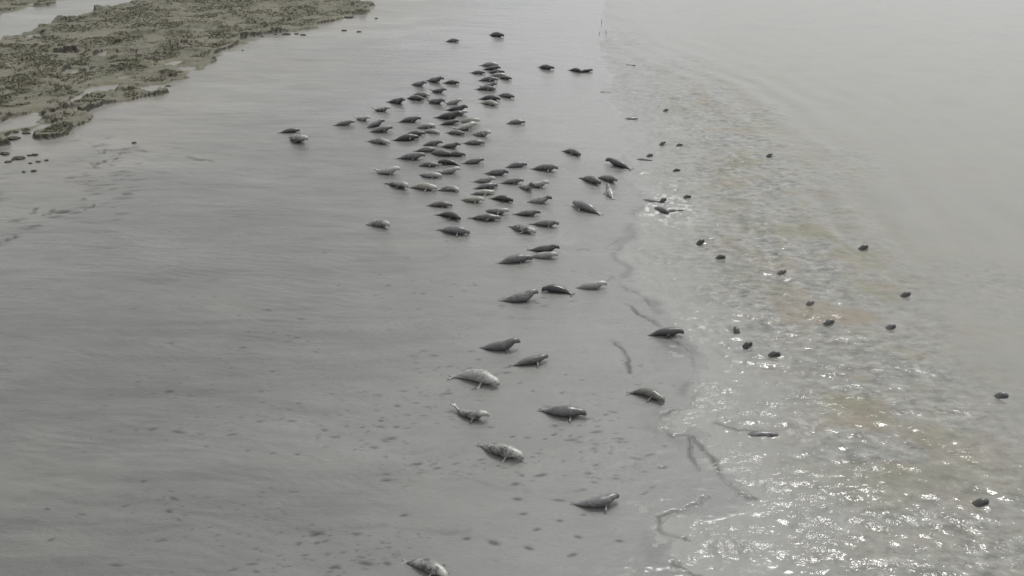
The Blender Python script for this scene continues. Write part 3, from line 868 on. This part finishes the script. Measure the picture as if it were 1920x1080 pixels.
SWIM = [
 (1251,206,.4,'small black seal head in shallow water, highest of the heads near the current lines','head','dark'),
 (1246,268,.6,'seal head sticking up in water, left of a paler head at the same height','head','dark'),
 (1278,272,0,'greyish seal head just right of a thin upright black head','head','slate'),
 (1222,291,.3,'seal head rising from a streaky wake right of the dark splay-flippered seal','head','dark'),
 (1205,298,-.3,'low dark seal back breaking the surface beside the splay-flippered seal','back','dark'),
 (1273,320,.2,'round black seal head with a thin wake line to its left','head','black'),
 (1446,290,.3,'black seal head alone farthest out in the upper calm water','head','dark'),
 (1247,374,1.0,'seal head above the dark thrashing animals at the water edge','head','black'),
 (1293,369,.3,'small seal head right of the thrashing animals','head','dark'),
 (1240,392,-1.0,'dark seal thrashing at the water edge, body half out of the splash','body','dark'),
 (1262,393,.1,'thin dark seal back right of the thrashing animal','back','dark'),
 (1216,374,-.4,'greyish half submerged seal upper left of the thrashing animal','back','slate'),
 (1318,452,.6,'round black seal head above and left of a longer one with a wake','head','black'),
 (1357,482,.1,'dark seal head trailing a short wake in mid shallows','head','dark'),
 (1471,509,.1,'seal head beside bright ripples in the middle of the shallows','head','slate'),
 (1625,463,0,'dark elongated seal head in the calm water at the right','head','dark'),
 (1704,551,.1,'dark seal head and neck low in the calm water, right of the brown shallows','head','dark'),
 (1523,567,.5,'round grey-black seal head at the centre of the right-hand shallows','head','slate'),
 (1561,603,.1,'blurred seal head below right of the round one in the shallows','head','slate'),
 (1676,612,.1,'seal head with faint wake next to the green weedy patch','head','slate'),
 (1379,616,1.5,'narrow upright black seal head right of the splashing seal at the edge','head','dark'),
 (1407,645,.8,'tiny round black seal head between a narrow one and a wedge-shaped one','head','black'),
 (1459,664,0,'wedge-shaped dark seal head, lowest of the small heads in the shallows','head','dark'),
 (1424,811,0,'dark half submerged seal back in glittering water at lower right','back','slate'),
 (1849,941,0,'large dark seal head in the water near the bottom right corner','head','dark'),
 (1886,742,-.2,'grey seal head at the right edge of the view in calm water','head','slate'),
 (1132,172,-.05,'slim dark seal back in thin water below the jet black pair','back','slate'),
 (1180,221,0,'long low grey seal back lying awash, right of the herd at the edge','back','slate'),
 (1178,121,0,'faint grey seal back awash right of the jet black pair','back','slate'),
]
for (px, py, hd, lb, sh, ct) in SWIM:
    swimmer(px, py, hd, lb, sh, ct)

# ------------------------------------------------------------------ turf clods fallen from the bank
def mat_clod():
    m = NT('clod_turf')
    n = m.noise(7, 4, .6)
    m.l(m.ramp(n, [(.35, (.022, .023, .014)), (.55, (.042, .040, .026)), (.7, (.065, .062, .040))]), m.p.inputs['Base Color'])
    m.p.inputs['Roughness'].default_value = .7
    m.l(m.bump(m.noise(12, 5, .7), .05, .8), m.p.inputs['Normal'])
    return m.m
M_CLOD = mat_clod()
def clod(px, py, w, label, group=None):
    p = at(px, py, .05); s = float(math.hypot(p[0], p[1])); rx = w * s / F / 2 * 1.02; ry = rx * rng.uniform(.55, .9); rz = min(.20, .26 * rx + .03)
    gz, _, _ = ground_z(p[0], p[1])
    gz = min(gz, .15)
    V = []; Fc = []; nu, nv = 18, 10
    sd = rng.integers(0, 1000)
    for i in range(nv + 1):
        ph = math.pi * i / nv
        for k in range(nu):
            a = 2 * math.pi * k / nu
            cx, cy, cz = math.sin(ph) * math.cos(a), math.sin(ph) * math.sin(a), math.cos(ph)
            q = 1 + .38 * float(fbm(np.array([cx * 1.7 + sd + cz]), np.array([cy * 1.7 + cz * 1.3]), 5, 3)[0])
            zz = rz * np.sign(cz) * abs(cz) ** .6 * q
            V.append((rx * cx * q, ry * cy * q, zz if zz > -.08 else -.08))
    for i in range(nv):
        for k in range(nu):
            Fc.append((i * nu + k, (i + 1) * nu + k, (i + 1) * nu + (k + 1) % nu, i * nu + (k + 1) % nu))
    me = bpy.data.meshes.new('turf_clod'); me.from_pydata(V, [], Fc); me.update(); me.materials.append(M_CLOD)
    o = bpy.data.objects.new('turf_clod', me); col.objects.link(o)
    o.location = (p[0], p[1], gz); o.rotation_euler = (0, 0, rng.random() * .6 - .3)
    tag(o, label, 'clod', group)
G1 = 'turf clods fallen below the marsh bank'
for a in [
 (26,262,20,'long dark turf clod on mud just below the marsh edge at far left'),
 (29,251,11,'small turf clod right behind the long dark one at far left'),
 (50,252,15,'tilted dark turf clod right of the pale channel mouth at far left'),
 (28,219,12,'rounded dark clod sitting in the pale muddy inlet of the marsh'),
 (123,242,14,'black turf clod at the right foot of the lowest marsh lobe'),
 (138,225,9,'small turf clod off the right side of the lowest marsh lobe'),
 (129,216,6,'tiny clod notched into the right side of the lowest marsh lobe'),
 (8,291,20,'flat dark turf clod at the left edge of the view, highest of the loose group'),
 (35,300,20,'largest sloping turf clod in the middle of the loose group at left'),
 (16,306,12,'narrow clod at the lower left end of the loose group'),
 (56,294,8,'dark clod, left of two touching ones in the loose group'),
 (66,293,11,'dark clod, right of two touching ones in the loose group'),
 (57,308,7,'small clod below the two touching ones in the loose group'),
 (72,305,9,'small flat clod second from the right end of the loose group'),
 (88,303,7,'small clod at the right end of the loose group'),
 (45,324,6,'faint little clod below the loose group'),
 (64,323,9,'faint flat clod below and right of the loose group'),
 (252,270,8,'single round dark clod alone on the open mud'),
 (316,163,9,'small dark clod just off the middle of the marsh edge'),
 (455,96,4,'tiny black lump alone on the mud below the upper marsh edge'),
 (445,82,10,'dark clod at the notch in the upper marsh edge'),
 (462,70,16,'long low clod hugging the upper marsh edge right of the notch'),
 (492,70,8,'squarish clod, leftmost of a spaced row under the far marsh edge'),
 (517,66,6,'slanted little clod, second of the spaced row under the far marsh edge'),
 (537,66,16,'broad mossy clod, middle of the spaced row under the far marsh edge'),
 (556,65,8,'dark clod right of the broad mossy one under the far marsh edge'),
 (569,67,10,'dark clod at the right end of the spaced row under the far marsh edge'),
 (645,59,9,'small dark clod off the far tip of the marsh, left of two'),
 (673,61,9,'small dark clod off the far tip of the marsh, right of two'),
 (706,36,6,'tiny dark clod farthest out beyond the tip of the marsh'),
 (655,34,18,'flat dark clod at the far tip of the marsh'),
 (684,18,10,'dark clod at the very end of the far marsh spit'),
]:
    clod(*a, group=G1)

# ------------------------------------------------------------------ thin stakes far out
def stake(px, py, hpx, lean, label):
    p = at(px, py, 0.0); d = math.hypot(p[0], p[1], CAM_H)
    h = hpx * d / F / math.cos(R(10)); r = .032; h *= .75
    n = 7; P = np.array([[lean * h * t + .02 * math.sin(5 * t), 0, -.35 + (h + .35) * t] for t in np.linspace(0, 1, n)])
    rr = [r * (1 - .45 * t) * (1 + .15 * math.sin(9 * t)) for t in np.linspace(0, 1, n)]
    V, Fc = loft(P, rr, rr, [np.array([1.0, 0, 0])] * n, [np.array([0, 1.0, 0])] * n, 8)
    me = bpy.data.meshes.new('stake'); me.from_pydata([tuple(v) for v in V], [], Fc); me.update(); me.materials.append(M_CLOD)
    o = bpy.data.objects.new('stake', me); col.objects.link(o); o.location = (p[0], p[1], 0)
    tag(o, label, 'stake', 'thin stakes standing in far shallow water')
stake(1127, 45, 11, .15, 'tallest thin dark stake in the far shallows, above the other two')
stake(1137, 64, 10, -.12, 'thin dark stake in the far shallows, lower right of the three')
stake(1124, 65, 6, 0, 'shortest dark stake in the far shallows, lower left of the three')
